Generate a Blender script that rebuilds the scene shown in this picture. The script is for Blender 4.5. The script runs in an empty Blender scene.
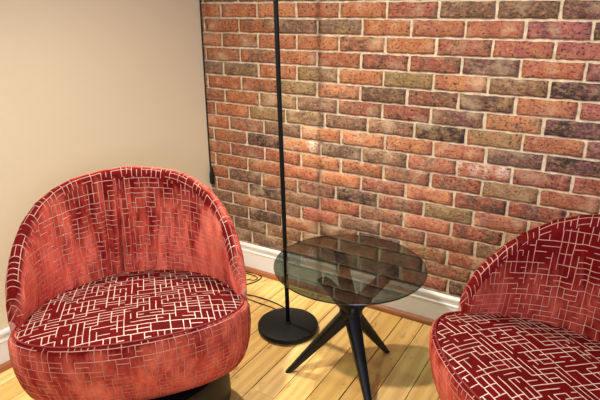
import bpy, bmesh, math, random
from math import sin, cos, pi, radians, sqrt
from mathutils import Vector, Matrix
random.seed(7)
S = bpy.context.scene
COL = S.collection

# ------------------------------------------------------------------ node helpers
def new_mat(name):
    m = bpy.data.materials.new(name); m.use_nodes = True
    nt = m.node_tree; nt.nodes.clear()
    out = nt.nodes.new('ShaderNodeOutputMaterial')
    return m, nt, out
def N(nt, typ, **kw):
    n = nt.nodes.new(typ)
    for k, v in kw.items(): setattr(n, k, v)
    return n
def setin(nt, sock, v):
    if v is None: return
    if isinstance(v, bpy.types.NodeSocket): nt.links.new(v, sock)
    elif isinstance(v, (tuple, list)) and len(v) == 3 and sock.type == 'RGBA': sock.default_value = (*v, 1)
    else: sock.default_value = v
def M(nt, op, a, b=None, c=None, clamp=False):
    n = N(nt, 'ShaderNodeMath', operation=op, use_clamp=clamp)
    for i, v in enumerate((a, b, c)): setin(nt, n.inputs[i], v)
    return n.outputs[0]
def mixc(nt, f, a, b, mode='MIX'):
    n = N(nt, 'ShaderNodeMix', data_type='RGBA', blend_type=mode)
    setin(nt, n.inputs[0], f); setin(nt, n.inputs[6], a); setin(nt, n.inputs[7], b)
    return n.outputs[2]
def mapr(nt, v, a, b, c=0., d=1.):
    n = N(nt, 'ShaderNodeMapRange'); n.clamp = True
    setin(nt, n.inputs[0], v)
    for i, x in enumerate((a, b, c, d)): n.inputs[i+1].default_value = x
    return n.outputs[0]
def noise(nt, vec, scale, detail=4, rough=.55, out='Fac'):
    n = N(nt, 'ShaderNodeTexNoise'); setin(nt, n.inputs['Vector'], vec)
    n.inputs['Scale'].default_value = scale; n.inputs['Detail'].default_value = detail; n.inputs['Roughness'].default_value = rough
    return n.outputs[out]
def mapping(nt, vec, scale=(1,1,1), loc=(0,0,0)):
    n = N(nt, 'ShaderNodeMapping'); setin(nt, n.inputs[0], vec)
    n.inputs['Scale'].default_value = scale; n.inputs['Location'].default_value = loc
    return n.outputs[0]
def bump(nt, h, dist, strength=1., normal=None):
    n = N(nt, 'ShaderNodeBump'); setin(nt, n.inputs['Height'], h)
    n.inputs['Distance'].default_value = dist; n.inputs['Strength'].default_value = strength
    if normal is not None: nt.links.new(normal, n.inputs['Normal'])
    return n.outputs[0]
def principled(nt, out, color, rough, metallic=0., normal=None, spec=.5, **kw):
    p = N(nt, 'ShaderNodeBsdfPrincipled')
    setin(nt, p.inputs['Base Color'], color); setin(nt, p.inputs['Roughness'], rough)
    setin(nt, p.inputs['Metallic'], metallic); setin(nt, p.inputs['Specular IOR Level'], spec)
    if normal is not None: nt.links.new(normal, p.inputs['Normal'])
    for k, v in kw.items(): setin(nt, p.inputs[k], v)
    if out is not None: nt.links.new(p.outputs[0], out.inputs[0])
    return p
def srgb(r, g, b):
    f = lambda c: (c/255/12.92) if c/255 <= .04045 else ((c/255+.055)/1.055)**2.4
    return (f(r), f(g), f(b))
def attr(nt, name, out='Color'):
    n = N(nt, 'ShaderNodeAttribute'); n.attribute_name = name
    return n.outputs[out]
def objc(nt): return N(nt, 'ShaderNodeTexCoord').outputs['Object']
def uvc(nt): return N(nt, 'ShaderNodeTexCoord').outputs['UV']

# ------------------------------------------------------------------ materials
def mat_plaster():
    m, nt, out = new_mat('cream_wall_paint'); o = objc(nt)
    c = mixc(nt, noise(nt, o, 1.3, 3), srgb(224,214,186), srgb(231,222,196))
    principled(nt, out, c, .62, normal=bump(nt, noise(nt, o, 260, 3), .0006, .5), spec=.35)
    return m
def mat_brick():
    m, nt, out = new_mat('fired_clay_brick'); o = objc(nt)
    base = attr(nt, 'brick_tone'); second = attr(nt, 'brick_second')
    n1 = noise(nt, o, 17, 5, .65); n2 = noise(nt, mapping(nt, o, (1,1,1.6), (3,1,2)), 60, 6, .7)
    c = mixc(nt, mapr(nt, n1, .45, .62), base, second)
    # mottled light bloom and dark burnt specks
    c = mixc(nt, mapr(nt, n2, .46, .68, 0, .5), c, srgb(206,158,118))
    n3 = noise(nt, mapping(nt, o, (1,1,1.4), (9,4,1)), 95, 4, .6)
    c = mixc(nt, mapr(nt, n3, .54, .64, 0, .85), c, srgb(44,24,18))
    n5 = noise(nt, mapping(nt, o, (1,1,1.2), (1,7,5)), 9, 3, .6)
    c = mixc(nt, mapr(nt, n5, .54, .72, 0, .45), c, srgb(214,190,160))
    h = M(nt, 'ADD', M(nt, 'MULTIPLY', n2, .6), M(nt, 'MULTIPLY', n3, -.7))
    nn = bump(nt, h, .006, .9)
    nn = bump(nt, noise(nt, o, 420, 3, .6), .0015, .6, nn)
    principled(nt, out, c, .78, normal=nn, spec=.35)
    return m
def mat_mortar():
    m, nt, out = new_mat('lime_mortar'); o = objc(nt)
    n1 = noise(nt, o, 40, 5, .65)
    c = mixc(nt, mapr(nt, n1, .35, .7), srgb(226,213,188), srgb(176,156,128))
    principled(nt, out, c, .9, normal=bump(nt, noise(nt, o, 180, 4, .7), .003, .8), spec=.2)
    return m
def mat_floor():
    m, nt, out = new_mat('yellow_pine_boards'); o = objc(nt)
    tone = attr(nt, 'board_tone', 'Fac')
    off = N(nt, 'ShaderNodeCombineXYZ'); setin(nt, off.inputs[0], M(nt, 'MULTIPLY', tone, 7.)); setin(nt, off.inputs[1], M(nt, 'MULTIPLY', tone, 13.))
    va = N(nt, 'ShaderNodeVectorMath', operation='ADD'); nt.links.new(o, va.inputs[0]); nt.links.new(off.outputs[0], va.inputs[1])
    v = va.outputs[0]
    warp = noise(nt, mapping(nt, v, (3, .7, 1)), 1.5, 2, .5)
    w = N(nt, 'ShaderNodeTexWave', wave_type='BANDS', bands_direction='X')
    setin(nt, w.inputs['Vector'], mapping(nt, v, (1, .06, 1))); w.inputs['Scale'].default_value = 7
    w.inputs['Distortion'].default_value = 9; w.inputs['Detail'].default_value = 3; w.inputs['Detail Scale'].default_value = .8
    c = mixc(nt, tone, srgb(224,182,106), srgb(242,210,144))
    c = mixc(nt, mapr(nt, w.outputs['Fac'], .1, .95, .0, .3), c, srgb(180,122,52))
    c = mixc(nt, mapr(nt, warp, .45, .7, 0, .4), c, srgb(190,136,62))
    fib = noise(nt, mapping(nt, v, (160, 5, 1)), 1, 4, .6)
    c = mixc(nt, mapr(nt, fib, .5, .75, 0, .35), c, srgb(150,98,42))
    # knots
    vo = N(nt, 'ShaderNodeTexVoronoi'); setin(nt, vo.inputs['Vector'], mapping(nt, v, (5, 2.6, 1))); vo.inputs['Scale'].default_value = 1.35
    k = mapr(nt, vo.outputs['Distance'], .035, .085, 1, 0)
    kn = M(nt, 'MULTIPLY', k, mapr(nt, noise(nt, v, 60, 3, .7), .35, .6))
    c = mixc(nt, M(nt, 'MULTIPLY', kn, .85), c, srgb(96,50,20))
    # scuffs
    sc = noise(nt, mapping(nt, o, (30, 9, 1), (5,2,0)), 1, 5, .75)
    c = mixc(nt, mapr(nt, sc, .58, .68, 0, .6), c, srgb(120,72,30))
    nn = bump(nt, fib, .0008, .5)
    principled(nt, out, c, mapr(nt, warp, .3, .7, .3, .46), normal=nn, spec=.45)
    return m
def mat_simple(name, col, rough, metallic=0., spec=.4, var=.06, bscale=300, bd=.0003):
    m, nt, out = new_mat(name); o = objc(nt)
    n = noise(nt, o, 20, 4)
    c = mixc(nt, n, tuple(x*(1-var) for x in col), tuple(min(1, x*(1+var)) for x in col))
    principled(nt, out, c, rough, metallic, normal=bump(nt, noise(nt, o, bscale, 2), bd, .5), spec=spec)
    return m
def mat_shoe():
    m, nt, out = new_mat('stained_oak_moulding'); o = objc(nt)
    n = noise(nt, mapping(nt, o, (6, 6, 90)), 1, 4)
    c = mixc(nt, n, srgb(120,66,36), srgb(176,108,66))
    principled(nt, out, c, .45, spec=.5)
    return m
def mat_glass():
    m, nt, out = new_mat('smoked_glass')
    lw = N(nt, 'ShaderNodeLayerWeight'); lw.inputs['Blend'].default_value = .5
    refl = M(nt, 'ADD', M(nt, 'MULTIPLY', M(nt, 'POWER', lw.outputs['Facing'], 3.), .62), .04)
    tr = N(nt, 'ShaderNodeBsdfTransparent'); setin(nt, tr.inputs[0], (.38,.455,.425))
    gl = N(nt, 'ShaderNodeBsdfGlossy'); setin(nt, gl.inputs[0], (1,1,1)); gl.inputs['Roughness'].default_value = .0
    mx = N(nt, 'ShaderNodeMixShader')
    nt.links.new(refl, mx.inputs[0]); nt.links.new(tr.outputs[0], mx.inputs[1]); nt.links.new(gl.outputs[0], mx.inputs[2])
    nt.links.new(mx.outputs[0], out.inputs[0])
    return m

def line_pattern(nt, uv, unit=.0182, width=.08):
    """maze of short straight lines (0..1 mask) on uv given in metres"""
    wob = N(nt, 'ShaderNodeVectorMath', operation='SUBTRACT')
    nt.links.new(noise(nt, uv, 30, 2, .5, 'Color'), wob.inputs[0]); wob.inputs[1].default_value = (.5,.5,.5)
    ws = N(nt, 'ShaderNodeVectorMath', operation='SCALE'); nt.links.new(wob.outputs[0], ws.inputs[0]); ws.inputs['Scale'].default_value = .0035
    ad = N(nt, 'ShaderNodeVectorMath', operation='ADD'); nt.links.new(uv, ad.inputs[0]); nt.links.new(ws.outputs[0], ad.inputs[1])
    sp = N(nt, 'ShaderNodeSeparateXYZ'); nt.links.new(ad.outputs[0], sp.inputs[0])
    U = M(nt, 'DIVIDE', sp.outputs[0], unit); V = M(nt, 'DIVIDE', sp.outputs[1], unit)
    def rnd(a, b, s):
        c = N(nt, 'ShaderNodeCombineXYZ'); setin(nt, c.inputs[0], a); setin(nt, c.inputs[1], b); c.inputs[2].default_value = s
        w = N(nt, 'ShaderNodeTexWhiteNoise', noise_dimensions='3D'); nt.links.new(c.outputs[0], w.inputs['Vector'])
        return w.outputs['Value']
    half = lambda x: M(nt, 'MULTIPLY', x, .5)
    bv = M(nt, 'FLOOR', half(V))
    Us = M(nt, 'ADD', U, M(nt, 'FLOOR', M(nt, 'MULTIPLY', rnd(bv, 0., 2.5), 2.)))     # rows of blocks shift sideways
    bu = M(nt, 'FLOOR', half(Us))
    def line(A, on):
        d = M(nt, 'ABSOLUTE', M(nt, 'SUBTRACT', A, M(nt, 'ROUND', A)))
        return M(nt, 'MULTIPLY', on, mapr(nt, d, width*.5, width*.5+.03, 1, 0))
    hu, hv = half(Us), half(V)
    vb = line(hu, M(nt, 'LESS_THAN', rnd(M(nt, 'ROUND', hu), bv, 7.5), .80))
    hb = line(hv, M(nt, 'LESS_THAN', rnd(M(nt, 'ROUND', hv), M(nt, 'FLOOR', half(U)), 11.5), .74))
    o = rnd(bu, bv, 17.5)
    vm = line(M(nt, 'ADD', hu, .5), M(nt, 'LESS_THAN', o, .42))
    hm = line(M(nt, 'ADD', hv, .5), M(nt, 'MULTIPLY', M(nt, 'GREATER_THAN', o, .42), M(nt, 'LESS_THAN', o, .86)))
    # some middle lines stop half way
    q = rnd(bu, bv, 23.5)
    cutv = M(nt, 'MAXIMUM', M(nt, 'GREATER_THAN', q, .35), M(nt, 'GREATER_THAN', M(nt, 'FRACT', hv), .5))
    cuth = M(nt, 'MAXIMUM', M(nt, 'GREATER_THAN', q, .35), M(nt, 'LESS_THAN', M(nt, 'FRACT', hu), .5))
    mid = M(nt, 'MAXIMUM', M(nt, 'MULTIPLY', vm, cutv), M(nt, 'MULTIPLY', hm, cuth))
    return M(nt, 'MAXIMUM', M(nt, 'MAXIMUM', vb, hb), mid)

def mat_velvet(name, nap, tilt=1.0, width=.075, lo=.42, hi=.84, th=((200,150,140),(244,222,210))):
    m, nt, out = new_mat(name); o = objc(nt); uv = uvc(nt)
    mask = line_pattern(nt, uv, width=width)
    crush = noise(nt, mapping(nt, o, (1.3,1.3,.5)), 10, 6, .72)
    # pile direction: leans along `nap` (object axes), disturbed where the velvet was stroked
    vt = N(nt, 'ShaderNodeVectorTransform', vector_type='VECTOR', convert_from='OBJECT', convert_to='WORLD')
    vt.inputs[0].default_value = nap
    sc = N(nt, 'ShaderNodeVectorMath', operation='SCALE'); nt.links.new(vt.outputs[0], sc.inputs[0])
    setin(nt, sc.inputs['Scale'], mapr(nt, crush, .3, .7, tilt*.65, tilt*1.3))
    geo = N(nt, 'ShaderNodeNewGeometry')
    ad = N(nt, 'ShaderNodeVectorMath', operation='ADD'); nt.links.new(geo.outputs['Normal'], ad.inputs[0]); nt.links.new(sc.outputs[0], ad.inputs[1])
    nm = N(nt, 'ShaderNodeVectorMath', operation='NORMALIZE'); nt.links.new(ad.outputs[0], nm.inputs[0])
    lw = N(nt, 'ShaderNodeLayerWeight'); lw.inputs['Blend'].default_value = .5; nt.links.new(nm.outputs[0], lw.inputs['Normal'])
    side = mapr(nt, lw.outputs['Facing'], lo, hi)          # velvet sheen put into the colour: pale at a slant, deep red face-on
    side = M(nt, 'POWER', side, 1.15)
    pile_dark = mixc(nt, noise(nt, o, 30, 5, .7), srgb(40,1,4), srgb(116,10,14))
    pile_sheen = mixc(nt, mapr(nt, crush, .35, .68), srgb(152,34,38), srgb(230,122,102))
    pile = mixc(nt, side, pile_dark, pile_sheen)
    nn = bump(nt, M(nt, 'ADD', M(nt, 'MULTIPLY', mask, -1.), M(nt, 'MULTIPLY', noise(nt, o, 500, 2), .25)), .0022, .9)
    d = principled(nt, None, pile, .75, normal=nn, spec=.08)
    add = d
    wv = noise(nt, uv, 700, 2)
    thread = principled(nt, None, mixc(nt, wv, srgb(*th[0]), srgb(*th[1])), .38, spec=.7, normal=nn)  # thread glint is put into the colour, palest on the seat
    # threads wear thin in places
    thin = mapr(nt, noise(nt, mapping(nt, o, (1,1,1), (4,4,4)), 13, 4, .7), .3, .55, .55, 1)
    mx = N(nt, 'ShaderNodeMixShader'); setin(nt, mx.inputs[0], M(nt, 'MULTIPLY', mask, thin))
    nt.links.new(add.outputs[0], mx.inputs[1]); nt.links.new(thread.outputs[0], mx.inputs[2])
    nt.links.new(mx.outputs[0], out.inputs[0])
    return m

PLASTER = mat_plaster(); BRICK = mat_brick(); MORTAR = mat_mortar(); FLOOR = mat_floor()
WHITE = mat_simple('white_gloss_trim', srgb(226,226,230), .35, var=.03)
SHOE = mat_shoe(); GLASS = mat_glass(); GLASS_EDGE = mat_simple('dark_polished_glass_edge', srgb(18,26,25), .12, spec=.5)
BLACK = mat_simple('black_powder_coat', srgb(12,17,18), .48, spec=.2)
TABLEMETAL = mat_simple('black_lacquered_wood', srgb(9,16,20), .40, spec=.28)
RUBBER = mat_simple('black_rubber', srgb(14,14,15), .6)
PLINTH = mat_simple('black_plinth', srgb(12,12,13), .5)
DARKGAP = mat_simple('dark_floor_gap', srgb(40,22,10), .9)
V_SEAT = mat_velvet('red_cut_velvet_seat', (0, -1, 0), .8, .052)  # one cloth in three copies, sheen and thread glint painted per part
V_BODY = mat_velvet('red_cut_velvet_upright', (.72, 0, -.74), 1.0, .04, .38, .73, ((160,100,90),(222,174,160)))
V_DRUM = mat_velvet('red_cut_velvet_skirt', (.45, 0, -.85), 1.0, .04, .42, .98, ((165,96,86),(220,160,146)))
PIPE = mat_simple('dusky_red_piping', srgb(120,26,32), .6)
SHADE = mat_simple('black_lamp_shade', srgb(18,18,20), .45)

# ------------------------------------------------------------------ mesh helpers
def link_mesh(name, bm, mat, parent=None, smooth=False, loc=None):
    me = bpy.data.meshes.new(name); bm.normal_update(); bm.to_mesh(me); bm.free()
    if isinstance(mat, (list, tuple)):
        for x in mat: me.materials.append(x)
    else: me.materials.append(mat)
    if smooth:
        for p in me.polygons: p.use_smooth = True
    o = bpy.data.objects.new(name, me); COL.objects.link(o)
    if parent is not None: o.parent = parent
    if loc is not None: o.location = loc
    return o
def structure(o): o['kind'] = 'structure'; return o
def thing(name, label, cat, loc=(0,0,0), rz=0, group=None):
    o = bpy.data.objects.new(name, None); COL.objects.link(o)
    o.empty_display_size = .1; o.location = loc; o.rotation_euler = (0,0,rz)
    o['label'] = label; o['category'] = cat
    if group: o['group'] = group
    return o
def add_box(bm, x0, x1, y0, y1, z0, z1, mi=0):
    vs = [bm.verts.new(p) for p in ((x0,y0,z0),(x1,y0,z0),(x1,y1,z0),(x0,y1,z0),(x0,y0,z1),(x1,y0,z1),(x1,y1,z1),(x0,y1,z1))]
    fs = [bm.faces.new([vs[i] for i in f]) for f in ((3,2,1,0),(4,5,6,7),(0,1,5,4),(1,2,6,5),(2,3,7,6),(3,0,4,7))]
    for f in fs: f.material_index = mi
    return vs, fs
def ring_surface(bm, rings, closed_u=True, cap0=False, cap1=False):
    vr = [[bm.verts.new(p) for p in r] for r in rings]
    n = len(vr[0])
    for a, b in zip(vr[:-1], vr[1:]):
        for i in range(n if closed_u else n-1):
            j = (i+1) % n
            bm.faces.new((a[i], a[j], b[j], b[i]))
    if cap0: bm.faces.new(list(reversed(vr[0])))
    if cap1: bm.faces.new(vr[-1])
    return vr
def lathe(bm, prof, n=64, cx=0, cy=0):
    rings = [[(cx+r*cos(2*pi*i/n), cy+r*sin(2*pi*i/n), z) for i in range(n)] for r, z in prof]
    return ring_surface(bm, rings, True, prof[0][0] > 1e-4, prof[-1][0] > 1e-4)
def tube(bm, pts, radii, n=12, cap=True):
    pts = [Vector(p) for p in pts]
    if not isinstance(radii, (list, tuple)): radii = [radii]*len(pts)
    rings = []; up = None
    for i, p in enumerate(pts):
        t = (pts[min(i+1, len(pts)-1)] - pts[max(i-1, 0)]).normalized()
        if up is None:
            up = Vector((0,0,1)) if abs(t.z) < .9 else Vector((1,0,0))
        s = t.cross(up).normalized(); up = s.cross(t).normalized()
        rings.append([p + radii[i]*(cos(2*pi*k/n)*s + sin(2*pi*k/n)*up) for k in range(n)])
    return ring_surface(bm, rings, True, cap, cap)
def catmull(pts, m=8):
    pts = [Vector(p) for p in pts]; P = [pts[0]] + pts + [pts[-1]]; out = []
    for i in range(1, len(P)-2):
        for k in range(m):
            t = k/m; a, b, c, d = P[i-1], P[i], P[i+1], P[i+2]
            out.append(.5*((2*b)+(c-a)*t+(2*a-5*b+4*c-d)*t*t+(-a+3*b-3*c+d)*t*t*t))
    out.append(pts[-1]); return out

# ------------------------------------------------------------------ room
XC = -.115                        # corner of brick wall and painted wall
ROOM_R, ROOM_F, ROOM_H = 3.0, -3.4, 2.5
# floor: pine boards running away towards the brick wall
bm = bmesh.new(); lay = bm.loops.layers.float_color.new('board_tone')
x = -.75; bw = .0995
edges = [.971 + bw*k for k in range(-17, 22)]
for k, x0 in enumerate(edges):
    x1 = x0 + bw
    y = -3.5 + random.uniform(0, .8)
    segs = [(-3.5, y)]
    while y < .1:
        L = random.uniform(1.6, 2.8); segs.append((y, min(.1, y+L))); y += L
    for a, b in segs:
        if b-a < .02: continue
        g = random.choice((.0018,.0028,.0036)) if k != 17 else .0048
        vs, fs = add_box(bm, x0+g*.6, x1-g*.5, a+.0005, b-.0005, -.02, 0)
        t = random.random()
        for f in fs:
            for l in f.loops: l[lay] = (t, t, t, 1)
vs, fs = add_box(bm, edges[0], edges[-1]+bw, -3.5, .1, -.04, -.010, 1)
floor = structure(link_mesh('floor', bm, [FLOOR, DARKGAP]))
floor.rotation_euler = (0, 0, 0)

# brick wall: individually laid bricks on a mortar bed, one mesh
BL, CH, Z0 = .2032, .06475, 1.2885
PAL = {'o':(160,92,60),'O':(182,120,84),'r':(142,78,64),'R':(160,96,76),'b':(120,88,70),'B':(142,106,84),'d':(88,64,56),
       'k':(56,44,46),'y':(130,106,72),'Y':(148,120,84),'p':(150,84,84),'P':(106,68,74),'g':(112,88,76),'w':(210,190,172)}
ROWS = {  # course: (first joint in brick lengths, pairs of tone codes from the corner on)
 -1:(-.5,'bd bo od do bd do ob db kd dp'), 0:(-1,'oO oO OO oB Oo rb bd bd dP pk'), 1:(-.5,'oo ob bg gy Oo Ro Rr pP kP pP'),
 2:(-1,'Oo ob Oo Oo Od Oo rb Rp pR pr'), 3:(-.5,'oB bo Oo oR rd rb dP Ro pP pP'), 4:(-1,'gb yd oO yb Oo yY OR by kP Pp'),
 5:(-.5,'oo ob yb Ob dy br dy RO pR pP'), 6:(-1,'bo oO Yy bg rb rd bP OB kP pP'), 7:(-.3,'oO Yy yd bg Bb ky YO RO Pp pP'),
 8:(-.9,'oO Bo gb Oo OB OR RO gP kP Pp'), 9:(-.4,'oB kb Ow gd bB Rb Rw rP rp pP'), 10:(-.9,'ob rb ro Oo oB bR rb YB Rr pR'),
 11:(-.4,'ob oB oR Oo rb RO rd rP Rr pr'), 12:(-1,'oo dg oB rd kb br yb Rp rR pr'), 13:(-.4,'bo kb bB ro bR RO rd rb rp rp'),
 14:(-.9,'bg Bo br Rp gb rb rb bd rb rp'), 15:(-.43,'bd kb oB bd kd ry rR rb br rb'), 16:(-.9,'gb db bB bg Bb bR br rb br rb'),
 17:(-.35,'bg gb dB bg kd rR dk kP br rb'), 18:(-.9,'bd bo do br rb rd bR rb rb rb'), 19:(-.4,'bo bd rb rd br rb rr rb br rb')}
ALL = 'oo ob bg rb Rr rp Oo bd pP yb Rb dk'.split()
bm = bmesh.new()
l1 = bm.loops.layers.float_color.new('brick_tone'); l2 = bm.loops.layers.float_color.new('brick_second')
XR = ROOM_R
def lay_brick(x0, x1, z0, z1, t1, t2):
    x0 = max(x0, XC-.02); x1 = min(x1, XR)
    if x1-x0 < .012: return
    j = lambda s: random.uniform(-s, s)
    e = .0042; dpt = -.009 + j(.0015)
    nx = max(2, int((x1-x0)/.02)); 
    # front face grid with slightly irregular outline, sides going back into the mortar
    xs = [x0 + (x1-x0)*i/nx for i in range(nx+1)]
    top = [z1 + j(.0019) for _ in xs]; bot = [z0 + j(.0019) for _ in xs]
    rows = []
    for t in (0, .12, .5, .88, 1):
        row = []
        for i, xx in enumerate(xs):
            z = bot[i]+(top[i]-bot[i])*t
            xe = xx + (e*.3+j(.0016) if i == 0 else (-e*.3+j(.0016) if i == nx else 0))
            edge = (t in (0, 1)) or i in (0, nx)
            y = dpt + (.0035 if edge else j(.0016))
            row.append(bm.verts.new((xe, y, z)))
        rows.append(row)
    fs = []
    for a, b in zip(rows[:-1], rows[1:]):
        for i in range(nx): fs.append(bm.faces.new((a[i], a[i+1], b[i+1], b[i])))
    loop = rows[0] + [r[-1] for r in rows[1:]] + list(reversed(rows[-1][:-1])) + [r[0] for r in reversed(rows[1:-1])]
    back = [bm.verts.new((v.co.x, .008, v.co.z)) for v in loop]
    n = len(loop)
    for i in range(n):
        k = (i+1) % n
        fs.append(bm.faces.new((loop[i], back[i], back[k], loop[k])))
    def vary(c):
        f = random.uniform(.9, 1.1); return tuple(min(1, max(0, v*f*random.uniform(.96, 1.04))) for v in srgb(*c))
    a, b = vary(PAL[t1]), vary(PAL[t2])
    for f in fs:
        f.smooth = True
        for l in f.loops: l[l1] = (*a, 1); l[l2] = (*b, 1)
for c in range(-19, 20):
    zc = Z0 - c*CH
    if zc - CH*.5 < 0 or zc > ROOM_H: continue
    if c in ROWS:
        first, codes = ROWS[c]; codes = codes.split()
    else:
        first = -1 if c % 2 == 0 else -.5; codes = [random.choice(ALL) for _ in range(10)]
    codes = codes + [random.choice(['pP','rp','rb','Rr','Pp','rd']) for _ in range(8)]
    if first > -.57:   # closer next to the corner
        lay_brick(XC-.02, first*BL-.005, zc-CH/2+.0048, zc+CH/2-.0048, 'o', 'b')
    for k, cd in enumerate(codes):
        a = (first+k)*BL; b = a+BL
        if a > XR: break
        lay_brick(a+.005+random.uniform(-.0012,.0012), b-.005+random.uniform(-.0012,.0012), zc-CH/2+.0048, zc+CH/2-.0048, cd[0], cd[1])
vs, fs = add_box(bm, XC-.02, XR, 0, .1, 0, ROOM_H, 1)
bmesh.ops.recalc_face_normals(bm, faces=bm.faces[:])
structure(link_mesh('wall_back', bm, [BRICK, MORTAR]))

# painted wall on the left, very slightly out of square
LA = math.atan2(.104, 1.12)
bm = bmesh.new(); add_box(bm, -.1, 0, -3.4, .1, 0, ROOM_H)
wl = structure(link_mesh('wall_left', bm, PLASTER)); wl.location = (XC, 0, 0); wl.rotation_euler = (0, 0, -LA)

# skirting boards: moulded profile (depth, height)
PROF = [(0,0),(.014,0),(.014,.106),(.016,.110),(.0155,.114),(.0125,.118),(.012,.128),(.0145,.132),(.0165,.138),(.0165,.146),(.013,.151),(0,.152)]
def extrude_profile(prof, length):
    bm = bmesh.new()
    r0 = [bm.verts.new((0, -d, z)) for d, z in prof]; r1 = [bm.verts.new((length, -d, z)) for d, z in prof]
    n = len(prof)
    for i in range(n):
        k = (i+1) % n; bm.faces.new((r0[i], r0[k], r1[k], r1[i]))
    bm.faces.new(r0); bm.faces.new(list(reversed(r1)))
    bmesh.ops.recalc_face_normals(bm, faces=bm.faces[:])
    return bm
SH = [(0,0)] + [(.0185*cos(a*pi/12)+0, .0235*sin(a*pi/12)) for a in range(0, 7)]
b = structure(link_mesh('baseboard_back', extrude_profile(PROF, XR-XC), WHITE)); b.location = (XC, -.0105, 0)
s = structure(link_mesh('trim_1', extrude_profile(SH, XR-XC), SHOE)); s.location = (XC, -.0245, 0)
b = structure(link_mesh('baseboard_left', extrude_profile(PROF, 3.3), WHITE))
b.location = (XC-3.3*sin(LA), -3.3*cos(LA), 0); b.rotation_euler = (0, 0, pi/2-LA)
s = structure(link_mesh('trim_2', extrude_profile(SH, 3.3), SHOE))
off = Vector((cos(LA), -sin(LA), 0))*.014
s.location = Vector((XC-3.3*sin(LA), -3.3*cos(LA), 0))+off; s.rotation_euler = (0, 0, pi/2-LA)

# ------------------------------------------------------------------ swivel tub chair
SA, SBF, SBB = .332, .173, .378          # seat outline: half width, depth ahead / behind the widest line
def out_pt(psi, a, bf, bb):              # psi 0 = sitter's... +x side, 90 = back (-> +y local), 270 = front
    c, s = cos(psi), sin(psi)
    return (a*c, (bb if s > 0 else bf)*s)
def plane_z(y): return .419 - .099*y     # local +y is the back
RIM = [(0,.43),(4,.440),(6,.500),(10,.553),(20,.625),(30,.680),(40,.718),(50,.741),(60,.756),(75,.765),(90,.770)]
def rim_z(deg):
    d = deg if deg <= 90 else 180-deg
    for (a, za), (b, zb) in zip(RIM[:-1], RIM[1:]):
        if d <= b:
            t = (d-a)/(b-a); return za+(zb-za)*t
    return RIM[-1][1]
def outer_ab(z):
    k = (z-.35)/.4
    return .347+.024*k, .395+.05*k
def set_uv(bm, fn):
    uv = bm.loops.layers.uv.new('UVMap')
    for f in bm.faces:
        for l in f.loops: l[uv].uv = fn(l.vert, f)

def build_body():
    bm = bmesh.new(); n = 144
    # z fraction profile: (height or None for seam-relative, half width, front, back)
    P = [(.172,.20,.02,.22),(.172,.262,.078,.285),(.176,.290,.098,.315),(.190,.312,.112,.338),(.215,.330,.128,.358),(.25,.343,.146,.374),
         (.30,.352,.166,.388),(.35,.355,.180,.396),('s',.352,.187,.397,-.022),('s',.347,.185,.392,-.009),('s',.339,.179,.384,-.001),('s',.331,.172,.376,.001),('s',.30,.145,.345,-.012)]
    rings = []; vv = {}
    uvs = []
    for pi_, p in enumerate(P):
        ring = []
        for i in range(n):
            psi = 2*pi*i/n; x, y = out_pt(psi, p[1], p[2], p[3])
            z = p[0] if p[0] != 's' else plane_z(y)+p[4]
            if p[0] != 's' and p[0] > .2: z = min(z, plane_z(y)-.03)
            ring.append((x, y, z))
        rings.append(ring)
    uv = bm.loops.layers.uv.new('UVMap')
    # arc length around the widest ring
    w = rings[7]; arc = [0]
    for i in range(n): arc.append(arc[-1] + (Vector(w[(i+1)%n])-Vector(w[i])).length)
    vr = [[bm.verts.new(q) for q in r] for r in rings]
    vlen = [0]
    for a, b in zip(rings[:-1], rings[1:]): vlen.append(vlen[-1] + (Vector(a[108])-Vector(b[108])).length)
    for r in range(len(rings)-1):
        for i in range(n):
            j = (i+1) % n
            f = bm.faces.new((vr[r][i], vr[r][j], vr[r+1][j], vr[r+1][i]))
            for l, (uu, ww) in zip(f.loops, ((arc[i], vlen[r]), (arc[i+1], vlen[r]), (arc[i+1], vlen[r+1]), (arc[i], vlen[r+1]))):
                l[uv].uv = (uu+3.1, ww+.7)
    bm.faces.new(list(reversed(vr[0]))); bm.faces.new(vr[-1])
    return bm

def build_cushion():
    bm = bmesh.new(); n = 144; K = 34
    uv = bm.loops.layers.uv.new('UVMap'); prev = None
    def pt(r, psi):
        x, y = out_pt(psi, SA*r, SBF*r, SBB*r)
        crown = .026*(1-r**3.2) + (0 if r < .96 else -.002*(r-.96)/.04)
        lump = .0035*sin(x*13+.8)*cos(y*15+1.1)*(1-r*r)
        return Vector((x, y, plane_z(y)+crown+lump-.001))
    radii = [1-(k/K)**1.3 for k in range(K)]
    rings = [[bm.verts.new(pt(r, 2*pi*i/n)) for i in range(n)] for r in radii]
    base = [bm.verts.new(pt(1, 2*pi*i/n)-Vector((0,0,.02))) for i in range(n)]
    rings = [base] + rings
    for a, b in zip(rings[:-1], rings[1:]):
        for i in range(n): bm.faces.new((a[i], a[(i+1)%n], b[(i+1)%n], b[i]))
    c = bm.verts.new(pt(0, 0))
    for i in range(n): bm.faces.new((rings[-1][i], rings[-1][(i+1)%n], c))
    for f in bm.faces:
        for l in f.loops: l[uv].uv = (l.vert.co.x*1.0+.9, l.vert.co.y*1.05+2.3)
    return bm

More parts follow.
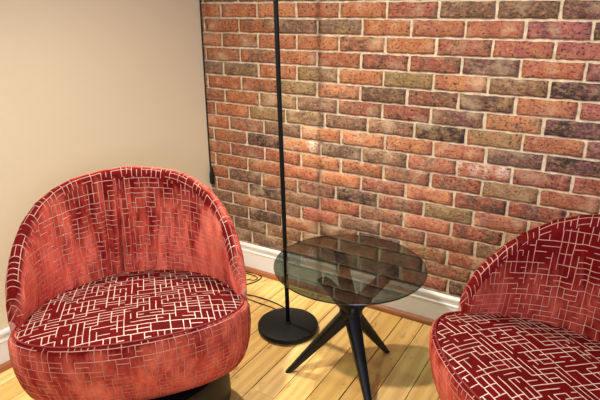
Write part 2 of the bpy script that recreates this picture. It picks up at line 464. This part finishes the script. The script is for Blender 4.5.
def build_piping():
    pts = []
    n = 140
    for i in range(n):
        psi = 2*pi*i/n; x, y = out_pt(psi, SA+.002, SBF+.002, SBB+.002)
        pts.append(Vector((x, y, plane_z(y)+.0025)))
    bm = bmesh.new(); m = 8; rings = []
    for i in range(n):
        t = (pts[(i+1)%n]-pts[i-1]).normalized(); s = t.cross(Vector((0,0,1))).normalized(); u = s.cross(t)
        rings.append([bm.verts.new(pts[i]+.0026*(cos(2*pi*k/m)*s+sin(2*pi*k/m)*u)) for k in range(m)])
    for i in range(n):
        a, b = rings[i], rings[(i+1)%n]
        for k in range(m): bm.faces.new((a[k], a[(k+1)%m], b[(k+1)%m], b[k]))
    bmesh.ops.recalc_face_normals(bm, faces=bm.faces[:])
    return bm

def fold(deg, t):
    """gathered pleats pinched in at the middle of the inner back; deg 0..180, t 0 seat .. 1 rim"""
    d = 0
    for c, w, a, t0 in ((97,1.3,.013,0),(103,1.6,.007,.05),(91,1.4,.008,.0),(84,1.5,.007,.1),(110,1.7,.006,.15),(77,1.6,.006,.2),(118,1.8,.004,.2),(70,2,.004,.3),(62,2,.003,.3),(127,2,.003,.3)):
        cc = c + 1.2*sin(t*2.6+c) + (c-97)*t*.45
        amp = 2.1*a*min(1, max(0, (t-t0*.4)/.12))*(1-max(0, t-.55)/.5 if t > .55 else 1)
        d += amp*math.exp(-((deg-cc)/w)**2)
    d += .0035*sin(radians(deg)*38+2*t)*math.exp(-((deg-93)/34)**2)*(1-.7*t)
    return d

def build_back():
    bm = bmesh.new(); uv = bm.loops.layers.uv.new('UVMap')
    nd = 420; d0, d1 = 4.0, 176.0
    cols = []
    for i in range(nd+1):
        deg = d0+(d1-d0)*i/nd; psi = radians(deg); zr = rim_z(deg)
        sx, sy = out_pt(psi, SA-.004, SBF-.003, SBB-.004); zs = plane_z(sy)
        h = max(.008, zr-zs)
        rr = min(.024, .22*h)                 # rim radius
        def at(z, inset):
            a, b = outer_ab(z); x, y = out_pt(psi, a-inset, .185, b-inset); return Vector((x, y, z))
        sec = []
        # inner face
        ni = 26
        p_in0 = Vector((sx, sy, zs-.028)); p_top = at(zr-rr*1.15, 2.0*rr+.004)
        for k in range(ni):
            t = k/(ni-1); p = p_in0.lerp(p_top, t)
            belly = .012*sin(pi*min(1, t*1.0))*min(1, h/.2)      # padded inner face
            nrm = Vector((-cos(psi), -sin(psi), .25)).normalized()
            p = p + nrm*(belly - fold(deg, t)*min(1, h/.15))
            sec.append(p)
        cc = at(zr-rr, rr); inw = Vector((-cos(psi), -sin(psi), 0))
        for k in range(1, 12):
            a = pi*k/12
            sec.append(cc + inw*(rr*1.02*cos(a)) + Vector((0,0,rr*sin(a))))
        no = 12; zb = .33
        for k in range(no):
            t = k/(no-1); z = (zr-rr)+(zb-(zr-rr))*t
            sec.append(at(z, -.0005 + (-.006*sin(pi*t) if h > .1 else 0)))
        cols.append(sec)
    # arc lengths
    us = [0]
    for a, b in zip(cols[:-1], cols[1:]): us.append(us[-1]+(a[20]-b[20]).length)
    ur = [0]
    for a, b in zip(cols[:-1], cols[1:]): ur.append(ur[-1]+(a[31]-b[31]).length)
    V = [[bm.verts.new(p) for p in sec] for sec in cols]
    vl = []
    for sec in cols:
        L = [0]
        for a, b in zip(sec[:-1], sec[1:]): L.append(L[-1]+(a-b).length)
        vl.append(L)
    # on the inner face the cloth runs level; it then turns over the rim
    vv_ = [[(sec[k].z*1.03 if k < 26 else sec[25].z*1.03 + L[k]-L[25]) for k in range(len(sec))] for sec, L in zip(cols, vl)]
    m = len(cols[0])
    for i in range(nd):
        for k in range(m-1):
            f = bm.faces.new((V[i][k], V[i][k+1], V[i+1][k+1], V[i+1][k]))
            for l, (a, b) in zip(f.loops, ((i,k),(i,k+1),(i+1,k+1),(i+1,k))):
                if k >= 25: l[uv].uv = (ur[a]+9.1, vl[a][b]-vl[a][25]+4.013)      # the rim is a strip of its own
                else: l[uv].uv = (us[a]+5.3, vv_[a][b]+1.9)
    for e in (V[0], V[-1]):
        bm.faces.new(e)
    bmesh.ops.recalc_face_normals(bm, faces=bm.faces[:])
    return bm

def make_chair(label, loc, rz, group):
    t = thing('swivel_tub_chair', label, 'armchair', loc, rz, group)
    bm = bmesh.new(); lathe(bm, [(.0,.0),(.280,0),(.289,.004),(.292,.012),(.286,.150),(.278,.170),(0,.171)], 96, 0, .125)
    bmesh.ops.recalc_face_normals(bm, faces=bm.faces[:])
    o = link_mesh('plinth_base', bm, PLINTH, t, True); o['label'] = 'round black plinth'
    o.modifiers.new('split', 'EDGE_SPLIT').split_angle = radians(50)
    link_mesh('seat_body', build_body(), V_DRUM, t, True)
    link_mesh('seat_cushion', build_cushion(), V_SEAT, t, True)
    link_mesh('piping', build_piping(), PIPE, t, True)
    link_mesh('backrest', build_back(), V_BODY, t, True)
    return t
def dup(root, label, loc, rz):
    r = root.copy(); COL.objects.link(r); r.location = loc; r.rotation_euler = (0, 0, rz); r['label'] = label
    for ch in list(root.children):
        c = ch.copy(); COL.objects.link(c); c.parent = r
    return r
G = 'red patterned velvet tub chairs'
cl = make_chair('red velvet tub chair standing before the cream wall, whole rounded back in view', (.485, -1.087, 0), .824, G)
cr = dup(cl, 'red velvet tub chair right of the glass table, cut off by the photo edge', (1.567, -.802, 0), -.713)

# ------------------------------------------------------------------ side table
TX, TY, TZ = .925, -.505, .45
HUB = Vector((.937, -.508, .27))
tb = thing('side_table', 'round smoked glass side table on three crossed black legs', 'side table', (TX, TY, 0))
L = lambda v: Vector(v) - Vector((TX, TY, 0))
bm = bmesh.new(); R0 = .267
lathe(bm, [(0,TZ-.007),(R0-.0035,TZ-.007),(R0-.001,TZ-.006),(R0,TZ-.0035),(R0-.001,TZ-.001),(R0-.0035,TZ),(0,TZ)], 128)
bmesh.ops.recalc_face_normals(bm, faces=bm.faces[:])
for f_ in bm.faces:
    f_.material_index = 1 if abs(f_.normal.z) < .8 else 0
g = link_mesh('glass_top', bm, [GLASS, GLASS_EDGE], tb); g['label'] = 'smoked glass top reflecting the bricks'
for foot in ((.737,-.618,0), (1.010,-.312,0), (1.100,-.672,0)):
    f = Vector(foot); d = HUB - f; top = f + d*((TZ-.013)/HUB.z)
    side = d.cross(Vector((0,0,1))).normalized(); upv = side.cross(d.normalized()).normalized()
    bm = bmesh.new(); rings = []
    N_ = 24
    for k in range(N_+1):
        t = k/N_; p = f.lerp(top, t)
        th = HUB.z/(TZ-.013)
        q = 1-abs(t-th)/max(th, 1-th) if False else (t/th if t < th else 1-(t-th)/(1-th)*.45)
        w = .0100+.0185*q; dp = .0090+.0150*q
        ring = []
        for s in range(16):
            a = 2*pi*s/16; ca, sa = cos(a), sin(a)
            sx = math.copysign(abs(ca)**.45, ca); sy = math.copysign(abs(sa)**.45, sa)
            v = p + side*w*sx + upv*dp*sy
            if k == 0: v = v - d*((v.z-0.0)/d.z)      # cut level at the floor
            if k == N_: v = v - d*((v.z-(TZ-.0135))/d.z)
            ring.append(L(v))
        rings.append(ring)
    ring_surface(bm, rings, True, True, True)
    bmesh.ops.recalc_face_normals(bm, faces=bm.faces[:])
    leg = link_mesh('leg', bm, TABLEMETAL, tb, True)
    leg.modifiers.new('split', 'EDGE_SPLIT').split_angle = radians(40)
    bm = bmesh.new(); c = L(top)
    lathe(bm, [(0,TZ-.0135),(.014,TZ-.0135),(.015,TZ-.0125),(.015,TZ-.008),(.014,TZ-.0071),(0,TZ-.0071)], 24, c.x, c.y)
    bmesh.ops.recalc_face_normals(bm, faces=bm.faces[:])
    link_mesh('glass_pad', bm, RUBBER, leg, True)
bm = bmesh.new(); h = L(HUB)
lathe(bm, [(0,-.044+h.z),(.020,-.040+h.z),(.036,-.026+h.z),(.042,0+h.z),(.036,.026+h.z),(.020,.040+h.z),(0,.044+h.z)], 32, h.x, h.y)
bmesh.ops.recalc_face_normals(bm, faces=bm.faces[:])
link_mesh('hub', bm, TABLEMETAL, tb, True)

# ------------------------------------------------------------------ floor lamp
LX, LY = .582, -.374
lp = thing('floor_lamp', 'slim black floor lamp with round base standing left of the glass table', 'floor lamp', (LX, LY, 0))
bm = bmesh.new()
lathe(bm, [(0,.0),(.112,.0),(.114,.002),(.114,.006),(.1265,.007),(.129,.010),(.129,.023),(.127,.0265),(.123,.028),(0,.028)], 96)
bmesh.ops.recalc_face_normals(bm, faces=bm.faces[:])
o = link_mesh('base', bm, BLACK, lp, True); o.modifiers.new('split', 'EDGE_SPLIT').split_angle = radians(35)
bm = bmesh.new(); lathe(bm, [(0,.0275),(.0125,.0275),(.0125,.031),(.0105,.033),(.0105,.037),(0,.037)], 32)
bmesh.ops.recalc_face_normals(bm, faces=bm.faces[:])
link_mesh('collar', bm, BLACK, lp, True)
HEAD = Vector((.13-LX, -.36-LY, 1.76))
tilt = Vector((-.86, -.51, 0))*.030
pts = [Vector((0,0,.03)), tilt*.25+Vector((0,0,.35)), tilt*.5+Vector((0,0,.68)), tilt*.75+Vector((0,0,1.0)), tilt+Vector((0,0,1.35)), tilt*1.2+Vector((0,0,1.6))]
bm = bmesh.new(); tube(bm, pts, .0088, 20)
link_mesh('pole', bm, BLACK, lp, True)
top = pts[-1]
arc = catmull([top-Vector((0,0,.02)), top+Vector((-.02,0,.10)), top+Vector((-.14,.01,.24)), top+Vector((-.30,.015,.26)), Vector((HEAD.x,HEAD.y,HEAD.z+.10)), Vector((HEAD.x,HEAD.y,HEAD.z+.06))], 8)
bm = bmesh.new(); tube(bm, arc, .007, 14)
link_mesh('arm', bm, BLACK, lp, True)
bm = bmesh.new()
lathe(bm, [(.02,.065),(.045,.05),(.075,.0),(.09,-.05),(.087,-.05),(.072,0),(.043,.046),(.0,.055)], 48, 0, 0)
for v in bm.verts: v.co += HEAD
bmesh.ops.recalc_face_normals(bm, faces=bm.faces[:])
link_mesh('lamp_shade', bm, SHADE, lp, True)
m_, nt_, out_ = new_mat('lit_bulb')
em = N(nt_, 'ShaderNodeEmission'); setin(nt_, em.inputs[0], (1.,.82,.55)); em.inputs[1].default_value = 20; nt_.links.new(em.outputs[0], out_.inputs[0])
bm = bmesh.new(); bmesh.ops.create_uvsphere(bm, u_segments=20, v_segments=12, radius=.022)
for v in bm.verts: v.co += HEAD + Vector((0,0,.0))
link_mesh('bulb', bm, m_, lp, True)
# cord lying on the floor, running behind the left chair
z = .0035
cw = [(.500,-.285),(.477,-.245),(.392,-.228),(.304,-.228),(.256,-.236),(.20,-.235),(.15,-.20),(.165,-.165),(.197,-.157),(.222,-.106),(.222,-.058),(.19,-.040),(.141,-.042),(.09,-.052),(.03,-.07),(-.02,-.06),(-.075,-.05)]
pc = catmull([(a-LX, b-LY, z) for a, b in cw], 8)
bm = bmesh.new(); tube(bm, pc, .0028, 8); link_mesh('power_cord', bm, RUBBER, lp, True)
pc = catmull([(a-LX, b-LY, z) for a, b in [(.490,-.300),(.446,-.274),(.362,-.270),(.279,-.267),(.20,-.275),(.13,-.23),(.12,-.15),(.165,-.115),(.205,-.10),(.207,-.070),(.17,-.060),(.12,-.062),(.06,-.10),(0,-.12),(-.06,-.09)]], 8)
bm = bmesh.new(); tube(bm, pc, .0022, 8); link_mesh('power_cord', bm, RUBBER, lp, True)

# cable hanging in the corner with its plug
hc = thing('hanging_cable', 'thin black cable hanging down the corner beside the brick wall', 'cable', (XC+.006, -.014, .45))
base = Vector(hc.location)
bm = bmesh.new()
pl = [Vector((XC+.004+.0015*sin(q*3), -.0125, 2.45-q)) - base for q in [i*.1 for i in range(0, 19)]]
pl.append(Vector((XC+.006, -.0145, .565))-base)
tube(bm, pl, .0034, 8); link_mesh('cord', bm, RUBBER, hc, True)
bm = bmesh.new()
lathe(bm, [(0,.142),(.005,.141),(.006,.128),(.009,.115),(.0125,.095),(.0125,.055),(.010,.048),(0,.047)], 20, .009, -.004)
bmesh.ops.recalc_face_normals(bm, faces=bm.faces[:])
link_mesh('plug', bm, RUBBER, hc, True)
hc.location.z = .395

# ------------------------------------------------------------------ lights
def area(name, loc, target, size, power, col, shape='DISK', sy=None):
    d = bpy.data.lights.new(name, 'AREA'); d.shape = shape; d.size = size; d.energy = power; d.color = col
    if sy: d.size_y = sy
    o = bpy.data.objects.new(name, d); COL.objects.link(o); o.location = loc
    o.rotation_euler = (Vector(target)-Vector(loc)).to_track_quat('-Z', 'Y').to_euler()
    return o
def spot(name, loc, target, power, col, ang, blend, rad):
    d = bpy.data.lights.new(name, 'SPOT'); d.energy = power; d.color = col; d.spot_size = radians(ang); d.spot_blend = blend; d.shadow_soft_size = rad
    o = bpy.data.objects.new(name, d); COL.objects.link(o); o.location = loc
    o.rotation_euler = (Vector(target)-Vector(loc)).to_track_quat('-Z', 'Y').to_euler()
    return o
spot('lamp_light', (.13,-.36,1.69), (.85,-.72,0), 92, (1.,.90,.70), 78, .55, .022)
spot('ceiling_downlight', (.70,-1.85,2.42), (1.15,-.75,0), 235, (1.,.93,.75), 100, .7, .055)
area('window_daylight', (2.9,-2.9,1.5), (1.4,-.2,.6), 1.2, 30, (.86,.74,1.), 'RECTANGLE', 1.2)
w = bpy.data.worlds.new('room_ambient'); S.world = w; w.use_nodes = True
w.node_tree.nodes['Background'].inputs[0].default_value = (1.,.965,.90,1); w.node_tree.nodes['Background'].inputs[1].default_value = .32

# ------------------------------------------------------------------ camera
cd = bpy.data.cameras.new('camera'); cam = bpy.data.objects.new('camera', cd); COL.objects.link(cam)
cam.location = (1.64302, -2.03345, 1.2925); cam.rotation_euler = (1.226578, .0029315, .540999)
cd.sensor_width = 36; cd.sensor_fit = 'HORIZONTAL'; cd.lens = 532.54/600*36; cd.clip_start = .05
S.camera = cam
S.view_settings.view_transform = 'Standard'; S.view_settings.look = 'None'
S.view_settings.exposure = 0.1; S.view_settings.gamma = 1.0; S.view_settings.use_curve_mapping = False
